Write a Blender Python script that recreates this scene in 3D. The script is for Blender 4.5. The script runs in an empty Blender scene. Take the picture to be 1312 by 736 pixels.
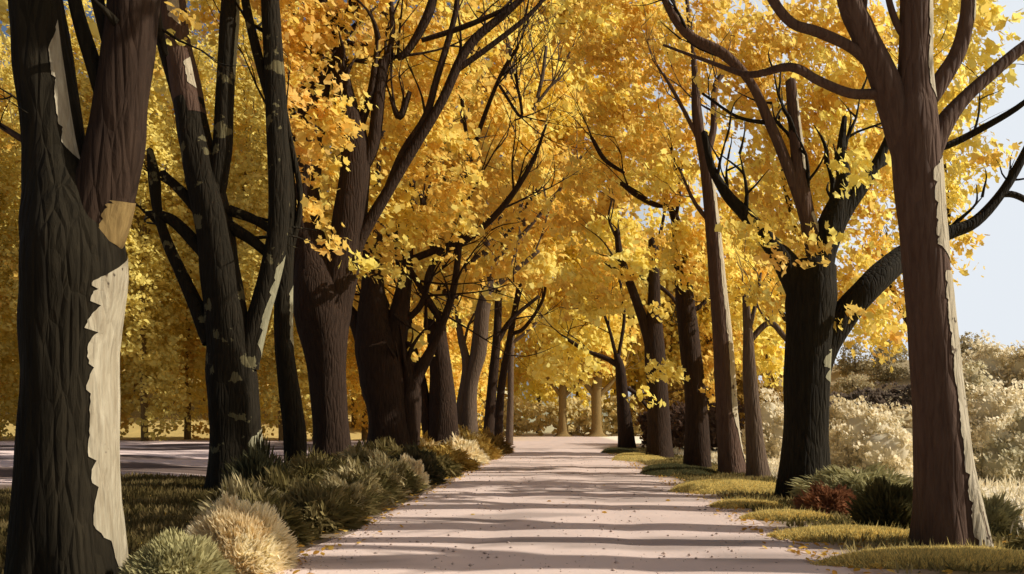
import bpy, math, random
import numpy as np
from mathutils import Vector, noise

rs = np.random.RandomState(7)
random.seed(7)
PI = math.pi
sc = bpy.context.scene
C = sc.collection

# ---------------------------------------------------------------- camera frame (metres from picture measurements)
F, H, CX, CY = 1050.0, 1.25, 715.0, 548.0
def P(px, py, Y):
    return np.array([(px - CX) / F * Y, Y, H + (CY - py) / F * Y])
def GX(px, Y): return (px - CX) / F * Y
def GY(py): return H * F / (py - CY)

SUN_AZ, SUN_EL = -4.0, 35.0      # degrees from +X towards +Y, elevation
a_, e_ = math.radians(SUN_AZ), math.radians(SUN_EL)
SUN = np.array([math.cos(a_) * math.cos(e_), math.sin(a_) * math.cos(e_), math.sin(e_)])

# ---------------------------------------------------------------- materials
def new_mat(name):
    m = bpy.data.materials.new(name); m.use_nodes = True
    nt = m.node_tree; nt.nodes.clear()
    out = nt.nodes.new('ShaderNodeOutputMaterial')
    return m, nt, out
def N(nt, t, **kw):
    n = nt.nodes.new(t)
    for k, v in kw.items():
        if k in n.inputs: n.inputs[k].default_value = v
        else: setattr(n, k, v)
    return n

def bark(name, dark, light, scale=1.0, bump=.5, moss=None, moss_amt=.0):
    m, nt, out = new_mat(name)
    tc = N(nt, 'ShaderNodeTexCoord')
    mp = N(nt, 'ShaderNodeMapping'); mp.inputs['Scale'].default_value = (10 * scale, 10 * scale, 1.5 * scale)
    nt.links.new(tc.outputs['Object'], mp.inputs['Vector'])
    n1 = N(nt, 'ShaderNodeTexNoise', Scale=1.6, Detail=7.0, Roughness=.62, Distortion=.6)
    nt.links.new(mp.outputs[0], n1.inputs['Vector'])
    v1 = N(nt, 'ShaderNodeTexVoronoi', Scale=1.3); v1.feature = 'DISTANCE_TO_EDGE'
    nt.links.new(mp.outputs[0], v1.inputs['Vector'])
    r = N(nt, 'ShaderNodeValToRGB')
    r.color_ramp.elements[0].position = .33; r.color_ramp.elements[0].color = (*dark, 1)
    r.color_ramp.elements[1].position = .7; r.color_ramp.elements[1].color = (*light, 1)
    nt.links.new(n1.outputs['Fac'], r.inputs['Fac'])
    col = r.outputs[0]
    if moss:
        n2 = N(nt, 'ShaderNodeTexNoise', Scale=2.3, Detail=4.0, Roughness=.6)
        nt.links.new(tc.outputs['Object'], n2.inputs['Vector'])
        r2 = N(nt, 'ShaderNodeValToRGB')
        r2.color_ramp.elements[0].position = 1 - moss_amt; r2.color_ramp.elements[0].color = (0, 0, 0, 1)
        r2.color_ramp.elements[1].position = 1.02 - moss_amt; r2.color_ramp.elements[1].color = (1, 1, 1, 1)
        nt.links.new(n2.outputs['Fac'], r2.inputs['Fac'])
        mx = N(nt, 'ShaderNodeMixRGB'); mx.inputs['Color2'].default_value = (*moss, 1)
        nt.links.new(r2.outputs[0], mx.inputs['Fac']); nt.links.new(col, mx.inputs['Color1']); col = mx.outputs[0]
    ad = N(nt, 'ShaderNodeMath'); ad.operation = 'ADD'
    nt.links.new(n1.outputs['Fac'], ad.inputs[0])
    vm = N(nt, 'ShaderNodeMath'); vm.operation = 'MINIMUM'; vm.inputs[1].default_value = .22
    nt.links.new(v1.outputs['Distance'], vm.inputs[0])
    vs = N(nt, 'ShaderNodeMath'); vs.operation = 'MULTIPLY'; vs.inputs[1].default_value = 2.6
    nt.links.new(vm.outputs[0], vs.inputs[0]); nt.links.new(vs.outputs[0], ad.inputs[1])
    bp = N(nt, 'ShaderNodeBump', Strength=min(1, bump * 1.2), Distance=.045)
    nt.links.new(ad.outputs[0], bp.inputs['Height'])
    b = N(nt, 'ShaderNodeBsdfPrincipled', Roughness=.92)
    b.inputs['Specular IOR Level'].default_value = .12
    nt.links.new(col, b.inputs['Base Color']); nt.links.new(bp.outputs[0], b.inputs['Normal'])
    nt.links.new(b.outputs[0], out.inputs[0])
    return m

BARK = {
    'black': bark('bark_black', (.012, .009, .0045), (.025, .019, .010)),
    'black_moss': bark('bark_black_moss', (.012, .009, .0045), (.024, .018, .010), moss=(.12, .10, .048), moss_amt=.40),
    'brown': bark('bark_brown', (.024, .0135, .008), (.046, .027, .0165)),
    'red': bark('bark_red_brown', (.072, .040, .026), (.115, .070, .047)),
    'haze': bark('bark_haze_brown', (.085, .055, .035), (.13, .09, .06)),  # lighter brown: distance haze put into the bark colour
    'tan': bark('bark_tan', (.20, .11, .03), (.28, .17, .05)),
    'ochre': bark('bark_ochre', (.15, .095, .035), (.27, .18, .065), bump=.25),
    'pale': bark('bark_sunlit_cream', (.27, .22, .14), (.47, .41, .285), bump=.45, moss=(.07, .05, .032), moss_amt=.37),  # cream tone of sunlit bark, painted on as strips
    'palegreen': bark('bark_sunlit_green', (.22, .20, .12), (.32, .29, .18), bump=.25),  # greener painted tone for sunlit bark
    'palegrey': bark('bark_sunlit_grey', (.34, .28, .18), (.52, .44, .31), bump=.4, moss=(.10, .07, .045), moss_amt=.38),  # greyer painted tone for sunlit bark
}

def colmat(name, trans=.0, rough=.9, var=.12, vscale=6.0):
    """surface whose colour comes from the mesh colour attribute, slightly varied by noise"""
    m, nt, out = new_mat(name)
    at = N(nt, 'ShaderNodeAttribute'); at.attribute_name = 'tint'
    tc = N(nt, 'ShaderNodeTexCoord')
    nz = N(nt, 'ShaderNodeTexNoise', Scale=vscale, Detail=4.0)
    nt.links.new(tc.outputs['Object'], nz.inputs['Vector'])
    mr = N(nt, 'ShaderNodeMapRange'); mr.inputs['From Min'].default_value = .3; mr.inputs['From Max'].default_value = .7
    mr.inputs['To Min'].default_value = 1 - var; mr.inputs['To Max'].default_value = 1 + var
    nt.links.new(nz.outputs['Fac'], mr.inputs['Value'])
    hs = N(nt, 'ShaderNodeVectorMath'); hs.operation = 'SCALE'
    nt.links.new(at.outputs['Color'], hs.inputs[0]); nt.links.new(mr.outputs[0], hs.inputs['Scale'])
    d = N(nt, 'ShaderNodeBsdfDiffuse', Roughness=.3)
    nt.links.new(hs.outputs[0], d.inputs['Color'])
    sh = d.outputs[0]
    if trans > 0:
        t = N(nt, 'ShaderNodeBsdfTranslucent')
        nt.links.new(hs.outputs[0], t.inputs['Color'])
        mx = N(nt, 'ShaderNodeMixShader'); mx.inputs[0].default_value = trans
        nt.links.new(d.outputs[0], mx.inputs[1]); nt.links.new(t.outputs[0], mx.inputs[2]); sh = mx.outputs[0]
    nt.links.new(sh, out.inputs[0])
    return m
LEAF = colmat('leaf', trans=.5, var=.06, vscale=2.0)
BLADE = colmat('blade', trans=.3, var=.08, vscale=3.0)
STRAW = colmat('straw', trans=.5, var=.06, vscale=2.0)

# ---------------------------------------------------------------- mesh helpers
def link(name, me, mat, parent=None):
    o = bpy.data.objects.new(name, me); C.objects.link(o)
    me.materials.append(mat)
    if parent is not None: o.parent = parent
    return o
def arr_mesh(name, V, k, mat, parent=None, col=None, smooth=False, faces=None):
    """V (n,3); uniform faces of k corners in order unless faces (m,k) given; col (n,3)"""
    V = np.asarray(V, np.float32)
    if parent is not None: V = V - np.array(parent.location, np.float32)
    if faces is None: faces = np.arange(len(V)).reshape(-1, k)
    me = bpy.data.meshes.new(name)
    me.vertices.add(len(V)); me.vertices.foreach_set('co', V.ravel())
    nf = len(faces)
    me.loops.add(nf * k); me.loops.foreach_set('vertex_index', np.asarray(faces, np.int32).ravel())
    me.polygons.add(nf); me.polygons.foreach_set('loop_start', np.arange(0, nf * k, k, dtype=np.int32))
    me.polygons.foreach_set('loop_total', np.full(nf, k, np.int32))
    if smooth: me.polygons.foreach_set('use_smooth', np.ones(nf, bool))
    me.update(calc_edges=True)
    if col is not None:
        at = me.attributes.new('tint', 'FLOAT_COLOR', 'POINT')
        at.data.foreach_set('color', np.concatenate([col, np.ones((len(col), 1))], 1).astype(np.float32).ravel())
    return link(name, me, mat, parent)

def nrm(v): return v / (np.linalg.norm(v, axis=-1, keepdims=True) + 1e-9)

class Tube:
    """smooth tapered limb through control points (x,y,z,r)"""
    def __init__(s, pts, seg=6, rough=.05, seed=0, flare=0.):
        p = np.array(pts, float)
        q = np.concatenate([[2 * p[0] - p[1]], p, [2 * p[-1] - p[-2]]])
        out = []
        for i in range(1, len(q) - 2):
            for t in np.linspace(0, 1, seg, endpoint=False):
                a, b, c, d = q[i - 1], q[i], q[i + 1], q[i + 2]
                out.append(.5 * ((2 * b) + (-a + c) * t + (2 * a - 5 * b + 4 * c - d) * t * t + (-a + 3 * b - 3 * c + d) * t ** 3))
        out.append(q[-2]); out = np.array(out)
        s.c, s.r = out[:, :3], np.maximum(out[:, 3], .003)
        T = nrm(np.gradient(s.c, axis=0))
        ref = np.array([1., 0, 0]) if abs(nrm(s.c[-1] - s.c[0])[0]) < .75 else np.array([0, 0, -1.])
        U = nrm(ref - T * (T @ ref)[:, None]); s.U, s.W = U, np.cross(T, U)
        s.rough, s.seed, s.flare = rough, seed, flare
    def surf(s, i, th, off=0.):
        r = s.r[i]
        c, u, w = s.c[i], s.U[i], s.W[i]
        L = i * .35
        n = s.rough * (math.sin(3 * th + s.seed + L * .4) * .5 + math.sin(5 * th + 1.7 * s.seed - L * .7) * .35 +
                       noise.noise(Vector((math.cos(th) * 1.4, math.sin(th) * 1.4, L * .9 + s.seed * 3.1))) * 1.6)
        if s.flare:
            k = max(0., 1 - i / s.flare)
            n += k * k * (.10 + .13 * math.sin(4 * th + s.seed) + .07 * math.sin(7 * th + s.seed * 2))
        return c + (u * math.cos(th) + w * math.sin(th)) * (r * (1 + n) + off)
    def verts(s, n):
        th = np.linspace(0, 2 * PI, n, endpoint=False)
        V = [s.surf(i, t) for i in range(len(s.c)) for t in th]
        return V

class MB:
    def __init__(s): s.V, s.Fq = [], []
    def tube(s, tb, n=8):
        b = len(s.V); s.V += tb.verts(n); m = len(tb.c)
        for i in range(m - 1):
            for j in range(n):
                s.Fq.append((b + i * n + j, b + i * n + (j + 1) % n, b + (i + 1) * n + (j + 1) % n, b + (i + 1) * n + j))
        s.V.append(tb.c[-1] + nrm(tb.c[-1] - tb.c[-2]) * tb.r[-1] * .8); t = len(s.V) - 1
        for j in range(n): s.Fq.append((b + (m - 1) * n + j, b + (m - 1) * n + (j + 1) % n, t))
    def build(s, name, mat, parent=None):
        V = np.array(s.V)
        if parent is not None: V = V - np.array(parent.location)
        me = bpy.data.meshes.new(name); me.from_pydata(V.tolist(), [], s.Fq)
        me.polygons.foreach_set('use_smooth', np.ones(len(me.polygons), bool)); me.update()
        return link(name, me, mat, parent)

# lobed leaf outline, stretched along v
def lobed(k=11):
    th = np.linspace(0, 2 * PI, k, endpoint=False)
    r = 1 + .28 * np.cos(th * 5 * k / k + .4)
    return np.stack([np.cos(th) * r * .75, np.sin(th) * r], 1) * .5
LOB = lobed(11)
OVAL = np.array([(0, -.55), (.34, -.2), (.38, .2), (0, .6), (-.38, .2), (-.34, -.2)])
FACE = nrm(np.array([.62, -.50, .50]))     # side that looks out towards the open path

def leaves(cen, size, col, shape=OVAL, spread=.55, face=FACE):
    """cen (n,3) size (n) col (n,3) -> V, col for polygons"""
    n = len(cen)
    nn = nrm(face + rs.normal(0, spread, (n, 3)))
    a = nrm(np.cross(nn, rs.normal(0, 1, (n, 3)))); b = np.cross(nn, a)
    k = len(shape)
    V = cen[:, None] + size[:, None, None] * (a[:, None] * shape[None, :, 0:1] + b[:, None] * shape[None, :, 1:2])
    bend = (shape[:, 0] ** 2)[None, :, None] * nn[:, None] * size[:, None, None] * .5
    V = V + bend
    return V.reshape(-1, 3), np.repeat(col, k, 0)

PAL = {   # sun-side and shade-side leaf colours (reflectance)
    'amber': [(.88, .615, .15), (.83, .565, .13), (.92, .665, .17)],
    'yellow': [(.98, .83, .22), (.98, .80, .19), (.98, .85, .27)],
    'gold': [(.94, .74, .18), (.91, .69, .16), (.95, .78, .21)],
    'orange': [(.96, .66, .20), (.93, .61, .17), (.96, .70, .23)],
    'olive': [(.84, .70, .20), (.78, .64, .18), (.88, .74, .23)],
    'dull': [(.91, .75, .22), (.88, .71, .20), (.93, .79, .25)],
    'cream': [(.80, .66, .38), (.72, .58, .32)],
}
def crown_cloud(puffs, leaf, per, cl_r, shape=OVAL, dens=1.0):
    """puffs: (cx,cy,cz, rx,ry,rz, mixdict) -> arrays. Clumps of leaves fill each puff; one tone per clump."""
    VV, CC = [], []
    for (cx, cy, cz, rx, ry, rz, mix) in puffs:
        vis = PI * rx * rz
        nc = max(3, int(dens * vis * 2.2 / (per * .32 * leaf * leaf)))
        d = nrm(rs.normal(0, 1, (nc, 3))) * (rs.uniform(.25, 1, (nc, 1)) ** .55)
        d *= (1 + .18 * np.sin(d[:, :1] * 5 + cx) * np.cos(d[:, 2:3] * 6 + cz))
        cc = np.array([cx, cy, cz]) + d * np.array([rx, ry, rz])
        keys = list(mix); w = np.array([mix[k] for k in keys], float)
        # patches: neighbouring clumps share a tone
        cell = 1.1 * cl_r * 2.2
        nz = np.array([noise.noise(Vector((c[0] / cell, c[1] / cell + 7.3, c[2] / cell))) for c in cc])
        nz = (np.clip(nz * 1.25 + .5 + rs.uniform(-.06, .06, nc), 0, .999))
        cum = np.cumsum(w / w.sum()); ki = np.searchsorted(cum, nz)
        base = np.array([PAL[keys[min(k, len(keys) - 1)]][rs.randint(len(PAL[keys[min(k, len(keys) - 1)]]))] for k in ki])
        lc = np.repeat(cc, per, 0) + rs.normal(0, 1, (nc * per, 3)) * np.array([cl_r, cl_r, cl_r * .62]) * .55
        col = np.repeat(base, per, 0) * rs.uniform(.9, 1.08, (nc * per, 1))
        sz = leaf * rs.uniform(.5, 1.45, nc * per)
        v, c = leaves(lc, sz, col, shape)
        VV.append(v); CC.append(c)
    return np.concatenate(VV), np.concatenate(CC), len(shape)

def prop(o, label=None, cat=None, group=None, kind=None):
    if label: o['label'] = label
    if cat: o['category'] = cat
    if group: o['group'] = group
    if kind: o['kind'] = kind
    return o
def empty(name, loc, label, cat, group=None):
    o = bpy.data.objects.new(name, None); C.objects.link(o); o.location = [float(v) for v in loc]
    o.empty_display_size = .3
    return prop(o, label, cat, group)

# ---------------------------------------------------------------- ground
def sstep(a, b, x):
    t = np.clip((x - a) / (b - a), 0, 1); return t * t * (3 - 2 * t)
def ground_h(x, y):
    x = np.asarray(x, float); y = np.asarray(y, float)
    z = sstep(84, 170, y) * sstep(-12, -45, x) * 30                      # wooded hillside on the left
    z = z + sstep(9, 45, x) * sstep(14, 90, y) * 3.4                   # meadow rising to the right
    z = z + sstep(40, 95, x) * sstep(60, 130, y) * 9
    z = z + sstep(150, 420, y) * 5
    z = z + .10 * sstep(5, 9, np.abs(x)) * np.sin(x * .8 + 1) * np.sin(y * .5)
    return z
def gz(x, y): return float(ground_h(x, y))

def axis(lim, near, step, grow):
    a = [0.]; s = step
    while a[-1] < lim:
        if a[-1] > near: s *= grow
        a.append(a[-1] + s)
    return np.array(a)
ax = axis(900, 12, .5, 1.13); xs = np.concatenate([-ax[:0:-1], ax])
ys = np.concatenate([-axis(60, 5, 1.5, 1.3)[:0:-1], axis(1400, 40, .6, 1.09)])
X, Yg = np.meshgrid(xs, ys)
Z = ground_h(X, Yg)
nx, ny = len(xs), len(ys)
V = np.stack([X.ravel(), Yg.ravel(), Z.ravel()], 1)
idx = np.arange(nx * ny).reshape(ny, nx)
Fg = np.stack([idx[:-1, :-1], idx[:-1, 1:], idx[1:, 1:], idx[1:, :-1]], -1).reshape(-1, 4)
# soil tints by area: pinkish bare earth left and at the far end, olive verge strips, cream meadow right
x_, y_ = V[:, 0], V[:, 1]
earth = np.array([.60, .465, .39]); verge = np.array([.12, .085, .035]); meadow = np.array([.88, .79, .60]); hillc = np.array([.50, .36, .13])
col = np.tile(earth, (len(V), 1))
def mixin(m, c):
    global col
    col = col * (1 - m[:, None]) + c * m[:, None]
lim = 17 + (x_ + 7) * .0
fb = np.array([noise.noise(Vector((a * .035, b * .22, 5))) for a, b in zip(x_, y_)])
mixin(sstep(-6.5, -7.5, x_) * sstep(90, 80, y_) * .95, np.array([.74, .57, .50]))
mixin(sstep(-6.5, -7.5, x_) * sstep(90, 80, y_) * sstep(-.04, .03, fb) * .92, np.array([.11, .075, .058]))  # dark bands paint tree shadows into the left field colour
mixin(sstep(-2.2, -2.8, x_) * sstep(-12.5, -11, x_) * sstep(21.5, 19, y_), verge)
mixin(sstep(-2.2, -2.8, x_) * sstep(-7.2, -6.2, x_) * sstep(46, 43, y_), verge)
mixin(sstep(2.4, 3.4, x_) * sstep(60, 50, y_) * sstep(6.4, 5.4, x_), verge * 1.6)
mixin(sstep(4.9, 6.2, x_), meadow)
mixin(sstep(70, 85, y_) * sstep(2, -14, x_), hillc)
mixin(sstep(110, 190, y_), np.array([.45, .38, .22]))
def soil_mat(name, bump=.4, var=.12):
    m = colmat(name, var=var, vscale=.9)
    nt = m.node_tree
    d = [n for n in nt.nodes if n.type == 'BSDF_DIFFUSE'][0]
    tc = [n for n in nt.nodes if n.type == 'TEX_COORD'][0]
    nz = N(nt, 'ShaderNodeTexNoise', Scale=14.0, Detail=8.0, Roughness=.7)
    nt.links.new(tc.outputs['Object'], nz.inputs['Vector'])
    bp = N(nt, 'ShaderNodeBump', Strength=bump, Distance=.03)
    nt.links.new(nz.outputs['Fac'], bp.inputs['Height']); nt.links.new(bp.outputs[0], d.inputs['Normal'])
    return m
g = arr_mesh('ground', V, 4, soil_mat('soil'), col=col, smooth=True, faces=Fg); prop(g, 'pale earth and dry meadow ground around the avenue', 'ground', kind='structure')

# path: packed pale earth, wandering edges, faint wheel ruts
yy = np.concatenate([np.linspace(-6, 20, 130), np.linspace(20.3, 47, 90)])
rows = []; cols_ = []
for y in yy:
    wl = 2.5 + .16 * noise.noise(Vector((y * .55, 3, 0))) + .06 * noise.noise(Vector((y * 2.3, 9, 0)))
    wr = 2.55 + .22 * noise.noise(Vector((y * .5, 31, 0))) + .08 * noise.noise(Vector((y * 2.1, 5, 0)))
    for k in range(25):
        t = k / 24; x = -wl + (wl + wr) * t
        z = .006 + .03 * math.sin(PI * t) + .012 * noise.noise(Vector((x * 1.1, y * .8, 2)))
        z -= .018 * math.exp(-((x - .85) / .25) ** 2) + .018 * math.exp(-((x + .85) / .25) ** 2)
        rows.append((x, y, max(.004, z)))
        n = noise.noise(Vector((x * .32, y * 1.1, 8)))
        cols_.append(np.array([.70, .545, .46]) * (1 + .07 * n) * (1 - .38 * min(1, max(0, (n - .12) * 9))))
V = np.array(rows); idx = np.arange(len(V)).reshape(len(yy), 25)
Fp = np.stack([idx[:-1, :-1], idx[:-1, 1:], idx[1:, 1:], idx[1:, :-1]], -1).reshape(-1, 4)
p = arr_mesh('path', V, 4, soil_mat('packed_earth', .25, .05), col=np.array(cols_), smooth=True, faces=Fp)
prop(p, 'straight pale packed earth path down the avenue', 'path', kind='structure')

# ---------------------------------------------------------------- trees
def branchlets(root, mat, tubes, Lr, rnd, n_per=3, depth=2, up=.35):
    """thin twigs that leave the outer part of each limb"""
    def grow(mb, p, d, L, r, lev):
        pts = [(*p, r)]; q = p.copy(); dd = d.copy(); kids = []
        for i in range(3):
            dd = nrm(dd + np.array([rnd.gauss(0, .22), rnd.gauss(0, .22), rnd.gauss(0, .15) + .10]))
            q = q + dd * L / 3; pts.append((*q, r * (1 - .27 * (i + 1))))
            if lev > 0: kids.append((q.copy(), nrm(dd + np.array([rnd.gauss(0, .6), rnd.gauss(0, .6), rnd.gauss(0, .5)]))))
        mb.tube(Tube(pts, seg=2, rough=0), n=4)
        for q, e in kids: grow(mb, q, e, L * .6, r * .55, lev - 1)
    for tb in tubes:
        m = len(tb.c)
        for k in range(n_per):
            i = int(m * rnd.uniform(.45, .98)) - 1; i = max(1, min(m - 2, i))
            T = nrm(tb.c[i + 1] - tb.c[i - 1])
            d = nrm(T * .8 + np.array([rnd.gauss(0, .5), rnd.gauss(0, .5), up + rnd.gauss(0, .3)]))
            mb = MB(); grow(mb, tb.c[i], d, Lr * rnd.uniform(.6, 1.3), max(tb.r[i] * .42, .0009 * tb.c[i][1]), depth)
            mb.build('branchlet', mat, root)

def make_tree(name, label, Y, trunk, boughs=(), bark_='brown', bough_bark=None, puffs=(), leaf=.16, per=12, cl=.3,
              dens=1., group=None, sides=20, twigs=1.2, ntw=2, flare=7, shape=OVAL, zoff=0., lean=0., cat='tree', rough=.05, tw_depth=1):
    """trunk/boughs: lists of (px, py, width_px[, dY]) read off at depth Y"""
    rnd = random.Random(sum(map(ord, label)))
    bx = trunk[0]; base = P(bx[0], bx[1], Y); gy = Y
    base[2] = gz(base[0], Y)
    root = empty(name, base, label, cat, group)
    def conv(l, is_trunk=False):
        out = []
        for i, t in enumerate(l):
            dY = t[3] if len(t) > 3 else 0
            p = P(t[0], t[1], Y + dY); out.append([*p, t[2] / F * (Y + dY) / 2])
        if is_trunk: out[0][2] = base[2] - .12
        return out
    tb = Tube(conv(trunk, True), seg=5, seed=rnd.uniform(0, 9), flare=flare, rough=rough)
    mb = MB(); mb.tube(tb, sides); mb.build('trunk', BARK[bark_], root)
    tubes = []
    for b in boughs:
        mat = bough_bark or bark_
        if isinstance(b, tuple): mat, b = b
        t2 = Tube(conv(b), seg=5, seed=rnd.uniform(0, 9), rough=rough); tubes.append(t2)
        mb = MB(); mb.tube(t2, max(8, sides - 8)); mb.build('bough', BARK[mat], root)
    if ntw and tubes:
        branchlets(root, BARK[bough_bark or bark_], tubes, twigs, rnd, ntw, tw_depth)
    if puffs:
        pf = []
        for (px, py, rx, ry, mix, *dy) in puffs:
            d = Y + (dy[0] if dy else 0)
            c = P(px, py, d); rxm, rym = rx / F * d, ry / F * d
            pf.append((c[0], c[1], c[2], rxm, max(.6, .7 * (rxm + rym) / 2), rym, mix))
        v, c, k = crown_cloud(pf, leaf, per, cl, shape, dens)
        arr_mesh('crown', v, k, LEAF, root, c)
    return root, tb, tubes

def patch(tb, root, i0, i1, a0, a1, mat, jag=14, seed=1, nm='sunlit_bark', taper=True, off=.008, label=None, lowtaper=0):
    """sheet of painted bark tone, pale for sunlight, lying on the trunk between rings i0..i1, angles a0 (ragged) .. a1"""
    rnd = random.Random(seed); V = []; n = 6
    steps = int((i1 - i0) * 6)
    tears, f_ = [], i0
    while f_ < i1:
        tears.append((f_, rnd.uniform(.35, 1))); f_ += rnd.uniform(.5, 1) ** 2 * (3.2 if i1 - i0 > 8 else 1.6)
    tears.append((i1 + .01, 1))
    for s_ in range(steps + 1):
        f = i0 + (i1 - i0) * s_ / steps; i = min(int(f), len(tb.c) - 2); fr = f - i
        tt = s_ / steps
        q = max(k for k in range(len(tears)) if tears[k][0] <= f + 1e-6)
        q = min(q, len(tears) - 2)
        ph = (f - tears[q][0]) / (tears[q + 1][0] - tears[q][0])
        ed = a0 + lowtaper * max(0, 1 - tt * 2.2) + (ph ** 3) * jag * tears[q][1] + jag * .45 * noise.noise(Vector((f * .5, seed, 0))) + 2.5 * noise.noise(Vector((f * 5, seed, 3)))
        w = 1.
        if taper: w = min(1, tt * 7) * min(1, (1 - tt) * 5)
        ed = a1 - (a1 - ed) * w
        for k in range(n + 1):
            th = math.radians(ed + (a1 - ed) * k / n)
            p = tb.surf(i, th, off) * (1 - fr) + tb.surf(i + 1, th, off) * fr
            V.append(p)
    idx = np.arange(len(V)).reshape(-1, n + 1)
    Fq = np.stack([idx[:-1, :-1], idx[:-1, 1:], idx[1:, 1:], idx[1:, :-1]], -1).reshape(-1, 4)
    o = arr_mesh(nm, np.array(V), 4, BARK[mat], root, smooth=True, faces=Fq)
    if label: o['label'] = label
    return o

A, Yl, G, O, D, OL = 'amber', 'yellow', 'gold', 'orange', 'dull', 'olive'
mA = {D: 2, A: 5, G: 2}; mAY = {A: 4, G: 2, Yl: 3}; mY = {G: 1, Yl: 6}; mO = {A: 2, G: 1, O: 3}
mD = {OL: 3, D: 4, A: 1}; mGY = {A: 2, G: 3, Yl: 3}

# ---- left row
r, tb, ts = make_tree('avenue_tree', 'massive forked black trunk with a long torn strip of bare cream wood', 6.3,  # the cream strip is a sunlit bark tone painted on, not bare wood
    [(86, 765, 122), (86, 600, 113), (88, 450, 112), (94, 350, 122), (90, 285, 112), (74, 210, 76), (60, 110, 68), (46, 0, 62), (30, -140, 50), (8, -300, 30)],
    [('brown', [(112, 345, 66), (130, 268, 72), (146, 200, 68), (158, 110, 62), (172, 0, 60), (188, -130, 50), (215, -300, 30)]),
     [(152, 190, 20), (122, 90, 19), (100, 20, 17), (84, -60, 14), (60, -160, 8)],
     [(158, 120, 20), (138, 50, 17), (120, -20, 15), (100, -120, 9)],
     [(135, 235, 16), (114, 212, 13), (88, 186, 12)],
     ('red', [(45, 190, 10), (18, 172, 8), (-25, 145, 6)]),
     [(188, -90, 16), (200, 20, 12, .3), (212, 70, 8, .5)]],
    'black', None, [(2, 20, 40, 50, mD, 6), (88, 40, 34, 50, mD, 5), (85, -760, 330, 240, mA, .5), (330, -820, 330, 240, mA, 3), (560, -900, 330, 220, mAY, 1), (-100, -700, 300, 220, mA, 3), (500, -800, 300, 200, mAY, -2.5), (200, -700, 300, 200, mA, -2.5)],  # highest puffs, out of view, added to keep sky light off the path
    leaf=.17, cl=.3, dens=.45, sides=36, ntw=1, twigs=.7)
patch(tb, r, .5, 17.5, -40, 42, 'pale', 17, 3, label='cream sunlit bark tone painted on with a ragged edge', lowtaper=16)  # sunlit right edge of the trunk, painted as a pale strip
patch(tb, r, 24.5, 33.5, -50, -22, 'pale', 10, 5, label='narrow ragged streak of sunlit cream painted on')
patch(ts[0], r, 2.0, 6.5, -58, 25, 'ochre', 18, 9, 'ochre_patch', label='ochre patch on the inner side')  # ochre sheet along part of the right stem

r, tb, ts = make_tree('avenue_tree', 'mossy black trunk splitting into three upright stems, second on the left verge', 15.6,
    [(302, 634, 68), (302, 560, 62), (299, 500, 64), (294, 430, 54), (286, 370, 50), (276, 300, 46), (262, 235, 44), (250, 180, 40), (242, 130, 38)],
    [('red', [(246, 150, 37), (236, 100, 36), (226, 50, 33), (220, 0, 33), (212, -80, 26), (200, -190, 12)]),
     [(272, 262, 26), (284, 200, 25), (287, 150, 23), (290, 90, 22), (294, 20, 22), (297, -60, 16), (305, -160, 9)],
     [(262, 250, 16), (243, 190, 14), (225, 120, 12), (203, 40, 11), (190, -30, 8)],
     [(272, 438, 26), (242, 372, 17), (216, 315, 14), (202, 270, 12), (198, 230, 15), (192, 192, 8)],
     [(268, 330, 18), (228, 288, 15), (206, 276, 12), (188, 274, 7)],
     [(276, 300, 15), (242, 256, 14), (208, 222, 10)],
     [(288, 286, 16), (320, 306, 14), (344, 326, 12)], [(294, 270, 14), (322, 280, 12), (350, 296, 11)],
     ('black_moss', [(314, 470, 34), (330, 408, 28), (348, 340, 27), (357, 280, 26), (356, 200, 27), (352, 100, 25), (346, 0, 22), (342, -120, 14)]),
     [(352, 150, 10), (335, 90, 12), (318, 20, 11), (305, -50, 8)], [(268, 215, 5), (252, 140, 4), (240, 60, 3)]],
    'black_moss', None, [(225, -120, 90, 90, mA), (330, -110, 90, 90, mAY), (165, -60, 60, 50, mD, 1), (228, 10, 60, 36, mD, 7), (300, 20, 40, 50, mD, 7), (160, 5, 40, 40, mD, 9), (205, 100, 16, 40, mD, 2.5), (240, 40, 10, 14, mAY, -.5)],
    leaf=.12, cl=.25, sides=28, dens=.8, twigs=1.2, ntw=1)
patch(ts[8], r, 1, 12, -45, 38, 'palegreen', 18, 2, label='pale grey-green sunlit tone painted down the right side')  # pale sheets on these stems paint their sunlit sides
patch(ts[1], r, 13, 27, -25, 38, 'palegreen', 10, 4)
patch(ts[0], r, 11, 20, -92, -40, 'palegrey', 22, 7)
patch(ts[0], r, 3, 7, -62, -28, 'palegrey', 10, 8)
patch(tb, r, 1, 6, -40, 30, 'palegreen', 22, 5)

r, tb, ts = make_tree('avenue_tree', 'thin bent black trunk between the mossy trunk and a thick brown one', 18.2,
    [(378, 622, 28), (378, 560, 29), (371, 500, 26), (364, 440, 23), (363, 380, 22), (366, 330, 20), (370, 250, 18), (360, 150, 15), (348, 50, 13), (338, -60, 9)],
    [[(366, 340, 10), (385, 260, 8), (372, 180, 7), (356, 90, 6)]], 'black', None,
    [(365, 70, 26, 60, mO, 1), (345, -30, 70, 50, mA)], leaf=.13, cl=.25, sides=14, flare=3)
patch(tb, r, 14, 22, -30, 30, 'palegreen', 12, 5)

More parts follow.
